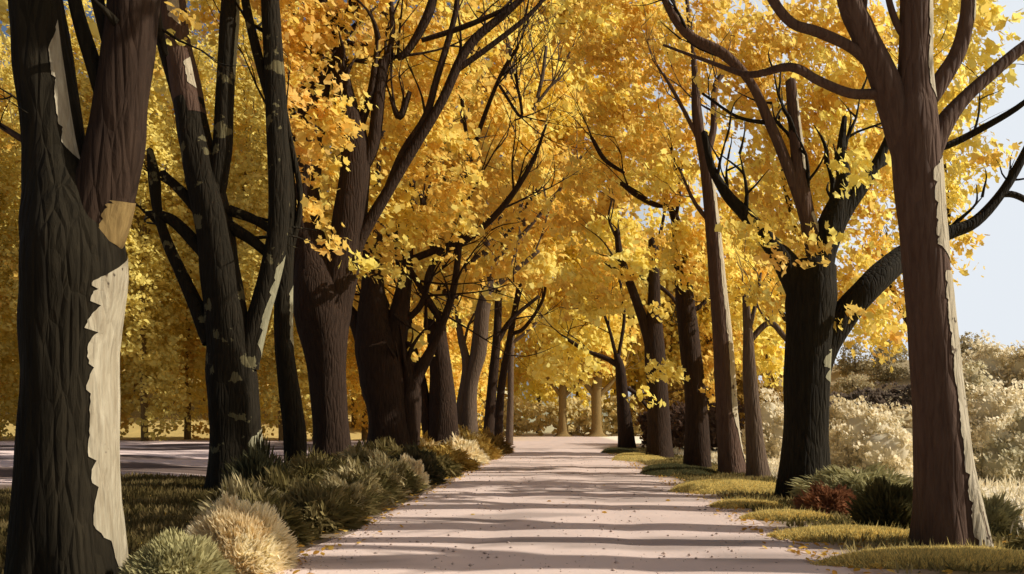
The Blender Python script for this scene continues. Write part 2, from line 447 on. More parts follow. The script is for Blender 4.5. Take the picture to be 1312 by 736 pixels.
r, tb, ts = make_tree('avenue_tree', 'thick brown trunk spreading like an open hand, with orange leaf tufts over its boughs', 20.5,
    [(428, 614, 58), (425, 560, 46), (421, 490, 46), (416, 430, 60), (412, 395, 72), (408, 365, 68), (402, 335, 50), (397, 300, 38)],
    [[(398, 400, 40), (391, 335, 38), (392, 250, 34), (400, 150, 36), (410, 60, 38), (416, 0, 34), (420, -100, 22)],
     [(420, 430, 46), (430, 375, 48), (441, 320, 44), (450, 260, 42), (455, 190, 36), (440, 120, 26), (428, 60, 22), (430, -20, 14)],
     [(452, 230, 22), (478, 185, 16), (487, 100, 17), (497, 75, 12), (520, 68, 9), (550, 15, 12), (562, -40, 8)],
     [(445, 350, 20), (462, 305, 16), (500, 240, 14), (530, 190, 13), (566, 130, 12), (600, 60, 12), (650, 15, 9), (700, -30, 5)],
     [(490, 255, 8), (516, 195, 9), (545, 150, 9), (560, 100, 9), (583, 20, 7), (590, -40, 5)],
     [(588, 88, 8), (630, 58, 7), (672, 25, 6), (700, -4, 4)], [(540, 52, 6), (585, 38, 7), (625, 22, 6), (660, 5, 4)],
     [(390, 220, 11), (372, 130, 9), (376, 50, 8), (370, -20, 7)], [(400, 130, 9), (393, 60, 9), (401, 0, 8)],
     [(392, 260, 12), (378, 200, 9), (350, 150, 8), (335, 90, 6)], [(425, 70, 12), (440, 40, 11), (452, 0, 10)],
     [(430, 90, 7), (450, 78, 6), (470, 80, 5)], [(497, 80, 8), (503, 40, 7), (500, 0, 6)], [(525, 118, 6), (512, 150, 9), (500, 125, 4)]],
    'brown', None,
    [(385, 110, 44, 110, mO, -1), (400, 190, 24, 30, mO, -1.6), (400, 262, 14, 50, mO, -1.4), (392, 50, 30, 60, mA, -1), (440, 150, 22, 60, mA, -1.5),
     (420, 300, 16, 30, mO, -1.5), (520, 90, 80, 95, {A: 3, O: 1, G: 3}, 2), (450, 200, 95, 120, mA, 2), (455, 20, 60, 60, mO, -.5), (560, 230, 70, 90, mA, 2.5),
     (500, 300, 70, 60, mAY, 2.5), (462, 345, 16, 28, mGY, -.6), (560, 40, 90, 80, mAY, 2.5), (420, -60, 120, 60, mA)],
    leaf=.19, cl=.34, sides=24, twigs=2.0, ntw=3, shape=LOB, dens=.62)

r, tb, ts = make_tree('avenue_tree', 'stout brown trunk leaning into two crossing boughs, middle of the left verge', 26,
    [(504, 602, 70), (500, 540, 56), (490, 480, 58), (482, 430, 52), (478, 370, 30), (478, 310, 24), (484, 250, 14), (492, 170, 8)],
    [[(496, 500, 44), (503, 450, 36), (512, 400, 26), (522, 340, 15), (523, 290, 12), (530, 220, 7)],
     [(520, 585, 34), (524, 530, 32), (526, 490, 24), (514, 450, 16), (500, 410, 12)],
     [(515, 520, 22), (535, 480, 18), (556, 440, 11), (580, 375, 9), (590, 300, 8)],
     [(470, 440, 28), (452, 405, 16), (436, 380, 9)],
     [(522, 335, 10), (560, 320, 9), (600, 305, 9), (642, 268, 8), (680, 212, 6), (700, 160, 3)], [(556, 322, 9), (545, 275, 10), (540, 250, 6)],
     [(582, 312, 9), (590, 270, 9), (592, 242, 7)], [(505, 312, 7), (540, 370, 8), (565, 410, 8)],
     [(510, 420, 9), (540, 390, 8), (550, 350, 9), (566, 320, 6)]],
    'brown', None,
    [(480, 230, 80, 60, mA, 3), (560, 360, 60, 60, mAY, 4), (530, 440, 20, 30, mAY, 2.5), (600, 330, 80, 60, mA, 3), (575, 285, 30, 20, mA, -.5), (620, 240, 90, 70, mA, 3), (520, 130, 90, 90, mA, 3)],
    leaf=.22, cl=.42, sides=20, twigs=2.6, ntw=4, dens=.7)

r, tb, ts = make_tree('avenue_tree', 'dark brown trunk opening into a narrow V behind the golden bush, left verge', 31,
    [(566, 596, 44), (568, 540, 38), (566, 480, 30), (560, 420, 24), (570, 360, 15), (576, 310, 12), (592, 250, 8), (600, 180, 5)],
    [[(556, 590, 24), (548, 540, 17), (540, 490, 13), (528, 440, 10), (520, 380, 8)], [(562, 440, 14), (545, 390, 11), (536, 350, 9), (525, 320, 5)],
     [(568, 400, 8), (600, 340, 6), (650, 300, 5), (690, 240, 4)], [(590, 260, 6, -1), (610, 180, 6, -2), (640, 100, 5, -2.5), (664, 60, 4, -3)], [(600, 190, 5, -1.5), (592, 120, 5, -2), (606, 60, 4, -2.5)], [(640, 110, 4, -2.5), (668, 150, 4, -3), (660, 95, 3, -3)]],
    'brown', None, [(590, 160, 90, 80, mA, 3), (640, 200, 80, 70, {D: 1, A: 4, G: 2}, 4), (560, 300, 50, 50, mAY, 3)], leaf=.26, cl=.5, sides=16, twigs=3.2, ntw=5, dens=.8)

r, tb, ts = make_tree('avenue_tree', 'grey-brown leaning pair of stems rising into bare upper forks', 42,
    [(600, 580, 24), (602, 500, 18), (613, 450, 20), (618, 400, 19), (626, 360, 14), (624, 290, 10), (618, 215, 9), (616, 130, 6)],
    [[(590, 578, 16), (592, 520, 16), (598, 470, 12), (590, 430, 9), (584, 385, 6)], [(618, 215, 6), (602, 190, 6), (590, 150, 4)], [(618, 215, 6), (634, 180, 6), (650, 120, 4), (658, 80, 3)],
     [(624, 375, 8), (656, 350, 7), (690, 322, 5)], [(626, 340, 6), (670, 300, 5), (720, 240, 4), (745, 200, 3)], [(622, 372, 6), (600, 340, 5), (592, 310, 3)], [(624, 290, 6, -1), (622, 200, 6, -2), (640, 130, 5, -3), (655, 60, 4, -3)], [(650, 200, 5, -3), (660, 140, 5, -3), (658, 90, 4, -3)], [(626, 330, 5, -1), (650, 250, 5, -3), (690, 120, 5, -4), (700, 60, 4, -4)], [(690, 130, 4, -4), (706, 110, 4, -4), (718, 100, 3, -4)], [(662, 250, 4, -3), (672, 290, 4, -3), (664, 240, 3, -3)]],
    'haze', None, [(600, 70, 80, 70, mAY, 2), (670, 120, 80, 70, mGY, 4), (690, 260, 70, 60, {A: 5, D: 1, G: 2}, 4), (665, 345, 60, 25, mA, 3), (640, 20, 80, 50, mGY, 4)],
    leaf=.32, cl=.6, sides=12, twigs=4.5, ntw=5, dens=.85)
far_l = [('slim brown trunk tilting right beside a twin stem, far end of the left verge', 48, [(624, 575, 13), (630, 500, 12), (637, 430, 11), (640, 350, 8), (650, 250, 5)], [[(636, 440, 8), (655, 410, 6), (690, 380, 4)]]),
         ('slim brown trunk with curved arms reaching over the path, far end of the left verge', 52, [(638, 574, 12), (642, 500, 10), (654, 430, 8), (664, 370, 6), (675, 300, 4)], [[(655, 428, 6), (672, 420, 5), (695, 385, 4), (700, 350, 3)]]),
         ('slender last trunk of the left verge beside the golden shrubs', 58, [(652, 570, 9), (654, 510, 8), (655, 450, 7), (662, 390, 5), (690, 300, 3)], [[(656, 440, 5), (675, 425, 4), (700, 400, 3)]])]
for i, (lb, Y, t, b) in enumerate(far_l):
    make_tree('avenue_tree', lb, Y, t, b, ['brown', 'brown', 'haze'][i], None,
        [(650 + 12 * i, 330 - 40 * i, 60, 50, mAY), (690, 250 - 60 * i, 70, 60, mGY, 3), (690, 120, 80, 70, mGY, 4 + i), (700, 30, 90, 60, mY, 6), (640, 400, 40, 30, mGY, 5)],
        leaf=.38, cl=.7, sides=10, twigs=3, ntw=2, dens=.9)

# ---- right row
r, tb, ts = make_tree('avenue_tree', 'tall red-brown trunk with a pale edge and high spreading boughs', 8.6,
    [(1220, 708, 86), (1209, 600, 70), (1199, 480, 61), (1190, 380, 57), (1182, 290, 57), (1174, 200, 60), (1170, 150, 58), (1172, 90, 42), (1173, 0, 38), (1172, -120, 32), (1165, -260, 18)],
    [[(1168, 215, 40), (1150, 150, 42), (1128, 90, 34), (1105, 40, 31), (1088, 0, 29), (1065, -90, 22), (1030, -200, 12)],
     [(1160, 160, 22), (1134, 124, 15), (1090, 120, 12), (1050, 104, 11), (1012, 86, 11), (960, 96, 8, .6), (910, 80, 5, 1), (850, 58, 3, 1.4)],
     [(1125, 92, 16), (1092, 62, 13), (1050, 42, 13), (1015, 30, 12), (990, 0, 12), (965, -50, 9)],
     [(1185, 135, 24), (1205, 105, 23), (1228, 66, 20), (1239, 20, 18), (1242, -40, 14), (1250, -150, 8)],
     [(1185, 215, 30), (1206, 165, 26), (1232, 130, 18), (1270, 95, 16), (1315, 58, 14), (1390, 10, 9)],
     [(1172, 60, 10), (1154, 40, 9), (1140, 5, 8), (1130, -50, 6)], [(1105, 40, 7), (1112, -40, 5)]],
    'red', None, [(1262, 60, 34, 60, {Yl: 5, G: 2}, 3), (1235, -30, 60, 50, mY, 3), (1010, -500, 270, 190, mAY, 0), (780, -560, 270, 190, mA, 1), (950, -420, 220, 150, mA, 3.5), (700, -420, 240, 150, mA, 4), (900, -760, 300, 200, mA, -2.5)], leaf=.15, cl=.25, sides=36, dens=.7, ntw=0, shape=LOB, rough=.03)  # puffs far above the frame added to block overhead sky light
patch(tb, r, 0, 16.5, -72, 20, 'palegrey', 9, 1.5, taper=False, label='pale grey-buff edge painted as sunlit bark')  # sunlight on the trunk edge painted as pale sheets
patch(tb, r, 17, 25, -82, -12, 'palegrey', 18, 6, label='pale sunlit patch painted on, with a dark notch')
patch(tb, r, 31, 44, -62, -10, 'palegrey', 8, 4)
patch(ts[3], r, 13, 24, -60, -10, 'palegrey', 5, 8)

r, tb, ts = make_tree('avenue_tree', 'black trunk dividing low into a bough that passes behind the red-brown trunk', 14.6,
    [(1030, 642, 66), (1032, 560, 56), (1034, 480, 56), (1037, 420, 60), (1040, 375, 62), (1044, 340, 54)],
    [[(1030, 385, 38), (1008, 340, 32), (985, 310, 22), (960, 280, 18), (932, 250, 14), (912, 215, 10), (902, 170, 8)],
     [(1046, 380, 40), (1052, 330, 36), (1066, 285, 34), (1080, 240, 22), (1078, 190, 12), (1082, 150, 6)],
     [(1058, 320, 28), (1078, 275, 24), (1102, 240, 20), (1122, 212, 14), (1140, 172, 10), (1150, 130, 5)],
     ('red', [(1050, 345, 26), (1036, 285, 20), (1010, 215, 15), (986, 158, 13), (960, 104, 11), (925, 68, 13), (882, 45, 12), (852, 0, 9), (835, -60, 6)]),
     ('red', [(1046, 330, 24), (1034, 280, 20), (1022, 200, 17), (1013, 104, 13)]),
     [(1046, 480, 32), (1060, 440, 34), (1085, 400, 35), (1120, 362, 34), (1162, 325, 28, .5), (1212, 300, 19, .6), (1250, 284, 15, .6), (1285, 245, 12, .6), (1312, 198, 11, .6), (1340, 140, 8, .6)],
     [(1278, 250, 8, .6), (1300, 250, 8, .6), (1330, 265, 7, .6)],
     [(1118, 216, 11), (1150, 200, 9, .4), (1205, 190, 9, .5), (1258, 165, 9, .4), (1312, 132, 7), (1340, 100, 5)],
     [(985, 158, 6), (945, 150, 4), (900, 120, 3)]],
    'black', None,
    [(1085, 210, 60, 80, {A: 2, G: 3, Yl: 5}, 2), (1010, 230, 70, 70, mAY, 2.5), (1000, 130, 80, 70, mAY, 3), (1100, 110, 60, 60, mAY, 2.5), (950, 60, 90, 60, mA, 3), (1080, 20, 90, 50, mA, 3.5),
     (1085, 215, 24, 34, mY, -.8), (1045, 310, 22, 34, mGY, -1), (965, 290, 26, 24, mGY, -.8), (1000, 330, 12, 14, mO, -.7), (1225, 210, 36, 60, {G: 1, Yl: 5}, 3), (1245, 110, 36, 60, mY, 3),
     (1270, 205, 26, 20, mO, 1), (1225, 320, 26, 40, {A: 3, G: 3}, 1.5), (1110, 350, 40, 40, mAY, 2), (1120, 430, 34, 30, {Yl: 2, G: 3, O: 2}, 1), (1235, 20, 36, 40, mY, 3),
     (1085, 400, 22, 14, mO, -.5), (985, 370, 30, 40, mGY, 3)],
    leaf=.15, cl=.27, sides=28, twigs=1.1, ntw=3, shape=LOB, dens=.72)
patch(ts[3], r, 3, 9, -70, -10, 'palegrey', 10, 4)  # sunlit sides of the boughs and trunk painted pale
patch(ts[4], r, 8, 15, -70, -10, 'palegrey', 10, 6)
patch(tb, r, 9, 13, -60, -8, 'palegreen', 26, 2)

r, tb, ts = make_tree('avenue_tree', 'short grey-brown trunk ending in a thin fork beside the black one', 20.5,
    [(972, 616, 30), (965, 540, 21), (960, 470, 17), (958, 420, 12), (955, 380, 8)], [[(1028, 460, 3), (1005, 432, 7), (985, 414, 8), (958, 440, 8)], [(958, 430, 7), (968, 390, 5), (975, 350, 3)]],
    'haze', None, [(985, 440, 22, 40, mY, .8), (955, 380, 60, 50, mGY, 3), (1000, 470, 14, 24, mY, 1)], leaf=.17, cl=.3, sides=14, twigs=1.2, flare=3, shape=LOB, dens=.8)
r, tb, ts = make_tree('avenue_tree', 'slim red-brown trunk with a pale stripe down its right side', 21.9,
    [(938, 612, 34), (931, 530, 27), (926, 440, 25), (918, 350, 21), (912, 280, 18), (904, 210, 16), (893, 148, 13), (890, 90, 8), (880, 0, 5)],
    [[(904, 205, 11), (914, 165, 9), (916, 112, 8), (934, 85, 5)], [(893, 175, 6), (870, 130, 5), (850, 95, 4)], [(914, 290, 7), (890, 260, 5), (870, 215, 3)]],
    'red', None, [(880, 200, 60, 70, mA, 2.5), (900, 330, 40, 60, mAY, 2.5), (860, 220, 34, 26, mY, .5), (910, 60, 90, 70, mA, 3), (920, 480, 20, 40, mAY, 3)],
    leaf=.19, cl=.33, sides=16, twigs=1.6, ntw=3, flare=3, shape=LOB, dens=.8)
patch(tb, r, 0, 34, -68, 20, 'palegrey', 9, 3)  # pale stripe paints the sunlit right edge

r, tb, ts = make_tree('avenue_tree', 'dark brown trunk bowing left with a hooked top bough over the path, right verge', 25,
    [(894, 604, 36), (892, 520, 29), (883, 440, 27), (876, 370, 23), (870, 310, 16), (864, 275, 10)],
    [[(866, 290, 10), (858, 266, 8), (838, 262, 7), (815, 250, 7), (796, 235, 6)], [(880, 400, 8), (898, 392, 6), (916, 370, 5)], [(866, 280, 5), (870, 240, 5), (860, 190, 4)],
     [(800, 222, 4), (775, 205, 6), (760, 180, 5), (757, 175, 3)]],
    'brown', None, [(860, 320, 30, 40, mGY, 1.5), (850, 235, 50, 30, mY, .8), (800, 180, 70, 80, mA, 3), (840, 90, 80, 80, mA, 3), (855, 475, 34, 14, {Yl: 4, G: 1}, -1), (870, 320, 14, 60, mY, -.4), (790, 40, 90, 60, mAY, 3)],
    leaf=.2, cl=.34, sides=16, twigs=1.8, flare=3, shape=LOB, dens=.8)

r, tb, ts = make_tree('avenue_tree', 'dark trunk forked at head height into two upright prongs, right verge', 32.8,
    [(844, 594, 34), (843, 520, 27), (839, 450, 27), (838, 400, 18), (838, 350, 14), (836, 308, 11)],
    [[(836, 450, 18), (822, 405, 13), (806, 360, 11), (794, 325, 9), (791, 296, 7)], [(775, 336, 4), (800, 352, 6), (830, 358, 6), (858, 378, 5), (872, 398, 4)],
     [(838, 340, 5), (850, 280, 4), (858, 240, 3)], [(792, 310, 4), (780, 280, 3), (786, 250, 2)]],
    'brown', None, [(790, 300, 34, 30, mY, 1), (815, 340, 30, 24, mGY, -.5), (770, 370, 60, 50, mGY, 5), (820, 200, 70, 60, mA, 4), (750, 260, 60, 60, mA, 5), (825, 510, 16, 10, mY, -.8), (845, 400, 12, 10, mY, -.6)],
    leaf=.25, cl=.4, sides=14, twigs=2, flare=3, dens=.85)

r, tb, ts = make_tree('avenue_tree', 'last dark trunk of the right verge with one bough reaching left over the path', 48,
    [(804, 580, 24), (799, 525, 17), (795, 475, 13), (790, 455, 8)],
    [[(794, 470, 8), (778, 460, 7), (752, 450, 5), (735, 440, 5), (720, 430, 3)], [(798, 495, 6), (815, 505, 5), (832, 525, 4)], [(790, 460, 5), (780, 420, 4), (765, 380, 3)], [(792, 460, 5), (800, 400, 4), (790, 340, 3)]],
    'brown', None, [(750, 420, 60, 34, mY, 2), (725, 460, 46, 34, {Yl: 5, G: 1}, 1), (770, 340, 60, 50, mGY, 3), (730, 300, 70, 60, mAY, 4), (760, 200, 80, 70, mA, 5), (745, 90, 90, 80, mAY, 6), (770, 0, 100, 50, mAY, 7)],
    leaf=.36, cl=.65, sides=12, twigs=3, ntw=3, flare=3, dens=.95)

for lb, px, Y, pf_ in [('gold-leaved tree rising behind the black forked trunk at the meadow side', 1036, 36, [(1080, 330, 70, 60, mAY), (1030, 200, 80, 80, mAY), (1110, 230, 60, 70, mGY), (1110, 400, 46, 44, mGY), (1060, 80, 90, 80, mAY), (1000, 330, 50, 60, mAY)]),
                       ('yellow-leaved tree with its trunk hidden by the red-brown one', 1190, 38, [(1170, 330, 56, 70, mGY), (1180, 210, 60, 80, mY), (1200, 100, 50, 80, mY), (1190, 10, 60, 60, mY), (1140, 415, 42, 40, {G: 2, Yl: 2, O: 2}), (1140, 120, 60, 80, mAY), (1215, 270, 24, 40, mY)])]:
    make_tree('meadow_side_tree', lb, Y, [(px, 584, 20), (px, 540, 15), (px, 480, 14), (px + 2, 400, 13), (px, 300, 10), (px, 180, 5)],
              [[(px, 450, 9), (px - 40, 390, 6), (px - 60, 320, 3)], [(px, 380, 8), (px + 25, 300, 6), (px + 20, 200, 3)], [(px, 340, 8), (px - 30, 240, 6), (px - 40, 120, 3)]],
              'brown', None, pf_, leaf=.26, cl=.45, sides=12, twigs=2.5, ntw=3, flare=3, dens=.85, shape=LOB)

# trees of the meadow edge, just out of view to the right: their trunks throw the stripes across the path
for i, (x, y, hgt, r0, lb) in enumerate([(9.2, 6.8, 11, .50, 'thick brown meadow-edge tree with a bare stem, nearest of four'), (9.4, 9.5, 11, .46, 'straight brown meadow-edge tree, second of four'),
                                        (9.3, 12.0, 12, .52, 'brown meadow-edge tree, third of four'), (12.6, 17.0, 11, .55, 'brown meadow-edge tree standing farthest out in the grass')]):
    px = CX + x / y * F; s_ = F / y
    def Q(dx, z, w, dy=0): return (px + dx * s_, CY - (z - H) * s_, w * 2 * s_, dy)
    make_tree('meadow_tree', lb, y, [Q(0, 0, r0), Q(.05, 2, r0 * .95), Q(-.1, 4, r0 * .85), Q(.1, 6, r0 * .75), Q(0, 8, r0 * .6), Q(.1, hgt, r0 * .25)],  # unseen trees, here to throw the shadow stripes across the path
              [[Q(0, 6.5, r0 * .4), Q(.8, 8, r0 * .3, .6), Q(1.4, 10, r0 * .12, 1)], [Q(0, 7, r0 * .4), Q(-.8, 8.6, r0 * .28, -.4), Q(-1.2, 10.6, r0 * .12, -.6)], [Q(0, 5.8, r0 * .3), Q(.4, 6.8, r0 * .22, -.3), Q(.6, 8.4, r0 * .14, -.4)]],
              'red', None, [Q(.2, hgt + .3, .5)[:2] + (1.5 * s_, 1.3 * s_, mGY)], leaf=.16, cl=.3, sides=12, twigs=1.6, ntw=4, dens=.4, group='unseen bare stemmed trees along the meadow edge, for shadow stripes', flare=3)

# ---- far trees at the end of the avenue
for px, Y, w, lb, tx in [(721, 112, 13, 'small ochre tree with flared roots in the clearing, the left one of the far pair', 0), (764, 112, 16, 'broader ochre tree with flared roots in the clearing, the right one of the far pair', 1)]:
    make_tree('clearing_tree', lb, Y, [(px, 559, w * 2.0), (px, 553, w), (px, 530, w * .8), (px, 505, w * .8), (px + 2, 480, w * .7), (px, 440, w * .3)],
              [[(px, 510, w * .5), (px - 22, 480, w * .3), (px - 35, 450, w * .2)], [(px, 510, w * .5), (px + 20, 490, w * .3), (px + 34, 470, w * .2)], [(px, 495, w * .4), (px + 8, 450, w * .3)]],
              'ochre', None, [(px, 468, 46 - 10 * tx, 30, {G: 1, Yl: 3} if not tx else mAY), (px + 5, 420, 55, 40, mGY), (px - 10, 360, 60, 45, mGY), (px, 300, 70, 50, mAY, 4)],
              leaf=.7, cl=1.2, sides=12, twigs=4, group='pair of ochre trees in the far clearing', dens=.8)

# ---- woods: many crowns, each its own tree
def wood_tree(label, x, y, h, w, mix, group, leaf, bark_='ochre', dens=.75, low=.12, name='wood_tree'):
    z0 = gz(x, y); root = empty(name, (x, y, z0), label, 'tree', group)
    rnd = random.Random(int(x * 31 + y * 17))
    mb = MB(); tb = Tube([(x, y, z0 - .2, .045 * w + .12), (x + rnd.uniform(-.2, .2), y, z0 + h * .3, .035 * w + .08), (x + rnd.uniform(-.6, .6), y, z0 + h * .65, .02 * w + .05), (x, y, z0 + h * .9, .03)], seg=4, seed=x)
    mb.tube(tb, 8)
    for k in range(5):
        an = rnd.uniform(0, 6.28); zz = z0 + h * rnd.uniform(.25, .6)
        mb.tube(Tube([(x, y, zz, .015 * w + .03), (x + math.cos(an) * w * .3, y + math.sin(an) * w * .3, zz + h * .14, .012 * w), (x + math.cos(an) * w * .55, y + math.sin(an) * w * .5, zz + h * .3, .02)], seg=3), 5)
    mb.build('trunk', BARK[bark_], root)
    pf = []
    for k in range(9):
        t = (k + .5) / 9; zc = z0 + h * (low + .1 + (1 - low - .16) * t)
        wid = w * (.38 + .62 * math.sin(PI * min(1, (t * .85 + .18))))
        an = k * 2.4 + x
        pf.append((x + math.cos(an) * wid * .42, y + math.sin(an) * wid * .42, zc, wid * .62, wid * .55, h * .14, mix))
    v, c, k = crown_cloud(pf, leaf, 10, leaf * 1.9, OVAL, dens)
    arr_mesh('crown', v, k, LEAF, root, c)

# left wooded hillside
rr = random.Random(4)
wl_words = ['olive-gold', 'dull amber', 'brownish gold']
side_words = ['broad', 'tall', 'slim', 'rounded', 'ragged', 'leaning', 'dense', 'thin-topped']
cells = []
for row, (yy0, n) in enumerate([(79, 14), (104, 16)]):
    for i in range(n):
        px = -130 + i * (700 / (n - 1)) + rr.uniform(-12, 12) + (row % 2) * 25
        y = yy0 + rr.uniform(-5, 5); cells.append((row, i, px, y))
for q, (row, i, px, y) in enumerate(cells):
    x = GX(px, y)
    mix = [{OL: 3, D: 4}, {OL: 2, D: 4, A: 1}, {OL: 2, D: 3, A: 1}][q % 3]
    if px > 430: mix = mA if px < 520 else mAY
    wood_tree('gold-leaved tree of the wood beyond the left field', x, y, rr.uniform(40, 44) if row == 0 else rr.uniform(46, 52), rr.uniform(4.6, 5.6) * (y / 82) ** .6, mix, 'trees of the wood beyond the left field', .34 + .12 * row, low=-.02, dens=.62)
# trees across the end, tall and bright
for i, (px, y, h, mix) in enumerate([(640, 150, 42, mGY), (690, 165, 44, mY), (740, 170, 40, mY), (790, 150, 36, mGY), (840, 138, 36, mGY), (890, 130, 35, mAY), (935, 140, 42, mGY), (985, 126, 40, mGY), (960, 150, 46, mY), (600, 125, 38, mAY), (862, 124, 32, mAY), (915, 122, 30, mAY), (812, 132, 33, mGY)]):
    wood_tree('tall yellow tree of the wood closing the end of the avenue', GX(px, y), y, h, 6.5 * y / 110, mix, 'tall yellow trees beyond the end of the avenue', .6 * y / 110, bark_='haze', low=.12 if px > 780 else .06, dens=.8)

# ---------------------------------------------------------------- shrubs, tussocks, mats
def tussock(name, label, cx, cy, rx, h, cols, n=1500, blade=.3, w=.02, cat='bush', group=None, ry=None, upright=.0, z0=None, droop=.25, mat=None, lumpy=1.):
    """ball of pointed blades radiating from the middle"""
    ry = ry or rx; z0 = gz(cx, cy) if z0 is None else z0
    root = empty(name, (cx, cy, z0), label, cat, group)
    d = nrm(rs.normal(0, 1, (n, 3))); d[:, 2] = np.abs(d[:, 2]) * (1 + upright); d = nrm(d)
    lump = 1 + lumpy * .16 * np.sin(d[:, 0] * 7 + cx) * np.cos(d[:, 2] * 6) + lumpy * .1 * np.sin(d[:, 1] * 9 + cy)
    S = np.array([rx, ry, h])
    tip = d * S * (lump * rs.uniform(.80 if lumpy > .5 else .9, 1.06, n))[:, None]
    bl = blade * rs.uniform(.6, 1.2, n)
    dirn = nrm(tip + rs.normal(0, .22, (n, 3)) * rx + np.array([0, 0, .12 * h]))
    st = tip - dirn * bl[:, None]; st[:, 2] = np.maximum(st[:, 2], .0)
    side = nrm(np.cross(dirn, rs.normal(0, 1, (n, 3)))) * (w * rs.uniform(.6, 1.3, n))[:, None]
    mid = (st + tip) / 2 + side * 0
    tip2 = tip - np.array([0, 0, 1]) * (droop * bl * .4)[:, None]
    tip2[:, 2] = np.maximum(tip2[:, 2], .01)
    V = np.stack([st - side * .6, mid - side, tip2, mid + side, st + side * .6], 1) + np.array([cx, cy, z0])
    cols = np.array(cols)
    cell = np.array([noise.noise(Vector((t[0] * 3.2 / rx * .5, t[1] * 3.2 / rx * .5, t[2] * 3 / h * .5 + cx))) for t in tip])
    ci = np.clip(((cell * 1.2 + .5) * len(cols)).astype(int), 0, len(cols) - 1)
    c = cols[ci] * rs.uniform(.85, 1.12, (n, 1))
    arr_mesh('blades', V.reshape(-1, 3), 5, mat or BLADE, root, np.repeat(c, 5, 0))
    # dense inner mass so that nothing shows through
    m = 14; k = 20; VV = []
    for i in range(m + 1):
        ph = PI / 2 * i / m
        for j in range(k):
            th = 2 * PI * j / k
            dd = np.array([math.cos(th) * math.cos(ph), math.sin(th) * math.cos(ph), math.sin(ph)])
            lp = 1 + lumpy * .16 * math.sin(dd[0] * 7 + cx) * math.cos(dd[2] * 6) + lumpy * .1 * math.sin(dd[1] * 9 + cy)
            VV.append(dd * S * lp * (.72 if lumpy > .5 else .84) + np.array([cx, cy, z0 - .02]))
    idx = np.arange(len(VV)).reshape(m + 1, k)
    Fq = np.stack([idx[:-1], np.roll(idx[:-1], -1, 1), np.roll(idx[1:], -1, 1), idx[1:]], -1).reshape(-1, 4)
    arr_mesh('core', np.array(VV), 4, BLADE, root, np.tile(cols[0] * (.8 if lumpy > .5 else .95), (len(VV), 1)), smooth=True, faces=Fq)
    return root

CREAM = [(.92, .80, .53), (.94, .84, .58), (.86, .71, .43)]
SAGE = [(.46, .41, .19), (.52, .46, .22), (.48, .43, .20)]
DKG = [(.16, .125, .04), (.20, .155, .055), (.27, .21, .085)]
MIX = [(.15, .12, .042), (.28, .22, .09), (.56, .46, .24)]
GOLDB = [(.42, .26, .055), (.50, .34, .09), (.72, .56, .27)]
RUST = [(.36, .16, .075), (.28, .12, .055)]
tussock('grass_ball', 'cream dried grass ball at the left edge of the path', -2.8, 7.2, .50, .63, CREAM, 8500, .2, .011, mat=STRAW, lumpy=.45)
tussock('grass_ball', 'grey-green grass ball at the foot of the cream one', -2.85, 6.15, .40, .47, SAGE, 6500, .18, .011, lumpy=.45)
rb = random.Random(11)
sh = [ # px, base Y, x, rx, h, palette, label
 (-3.15, 8.8, .55, .52, DKG, 'dark green spiky shrub just beyond the cream grass ball'),
 (-3.0, 10.2, .62, .60, DKG, 'dark green spreading shrub at the left path edge, second from the cream ball'),
 (-3.7, 9.7, .65, .62, MIX, 'mottled olive shrub in front of the mossy trunk'),
 (-4.5, 12.4, .6, .98, [(.085, .075, .034), (.11, .10, .05)], 'upright olive shrub against the foot of the mossy trunk'),
 (-3.9, 11.6, .75, .66, DKG, 'low dark shrub right of the mossy trunk'),
 (-3.1, 11.9, .6, .58, MIX, 'mottled shrub with grey-buff tips at the path edge'),
 (-3.3, 13.6, .8, .68, MIX, 'mottled green and buff shrub in front of the thin bent trunk'),
 (-4.6, 15.4, 1.0, .78, DKG, 'dark shrub at the foot of the thin bent trunk'),
 (-3.3, 15.8, .75, .72, MIX, 'mottled shrub at the foot of the hand-shaped brown trunk'),
 (-4.3, 18.2, 1.0, .85, MIX, 'wide mottled shrub behind the path-edge shrubs'),
 (-3.2, 18.4, .7, .82, [(.08, .072, .035), (.12, .10, .05)], 'rounded olive shrub before the stout leaning trunk'),
 (-3.05, 16.9, .42, .66, CREAM, 'small cream-tipped shrub among green ones at the path edge'),
 (-3.2, 20.8, .8, .66, DKG, 'dark green shrub before the first golden bush'),
 (-4.6, 22.0, 1.2, .9, DKG, 'dark shrub around the base of the stout leaning trunk'),
 (-3.3, 24.2, 1.0, .72, GOLDB[:2], 'ochre golden bush at the left path edge, nearest of the golden ones'),
 (-4.3, 26.5, 1.2, .95, GOLDB, 'large golden bush under the V-shaped trunk'),
 (-3.4, 28.6, 1.0, .95, CREAM, 'cream and gold bush in the middle of the golden ones'),
 (-3.3, 32.5, 1.1, .95, GOLDB[:2], 'golden bush beyond the cream and gold one'),
 (-4.1, 36, 1.5, 1.25, GOLDB, 'tall golden bush by the grey-brown leaning stems'),
 (-3.3, 39.5, 1.2, 1.1, [(.24, .14, .04), (.36, .22, .06)], 'brown-gold bush, farthest along the left path edge')]
for x, y, rx, h, pal, lb in sh:
    tussock('shrub', lb, x, y, rx, h, pal, int(2600 if y < 20 else 1800), .26 if y < 20 else .4, .016 if y < 16 else .03, group='spiky shrubs along the left path edge')
tussock('shrub', 'sage green grassy shrub between the two nearest right-hand trunks', 4.85, 13.3, 1.05, .62, SAGE, 4200, .3, .016, ry=.6, upright=.3)
tussock('shrub', 'dark olive spiky shrub tight against the red-brown trunk', 4.0, 9.9, .47, .62, [(.10, .088, .035), (.115, .10, .04)], 3800, .26, .013, upright=.2)
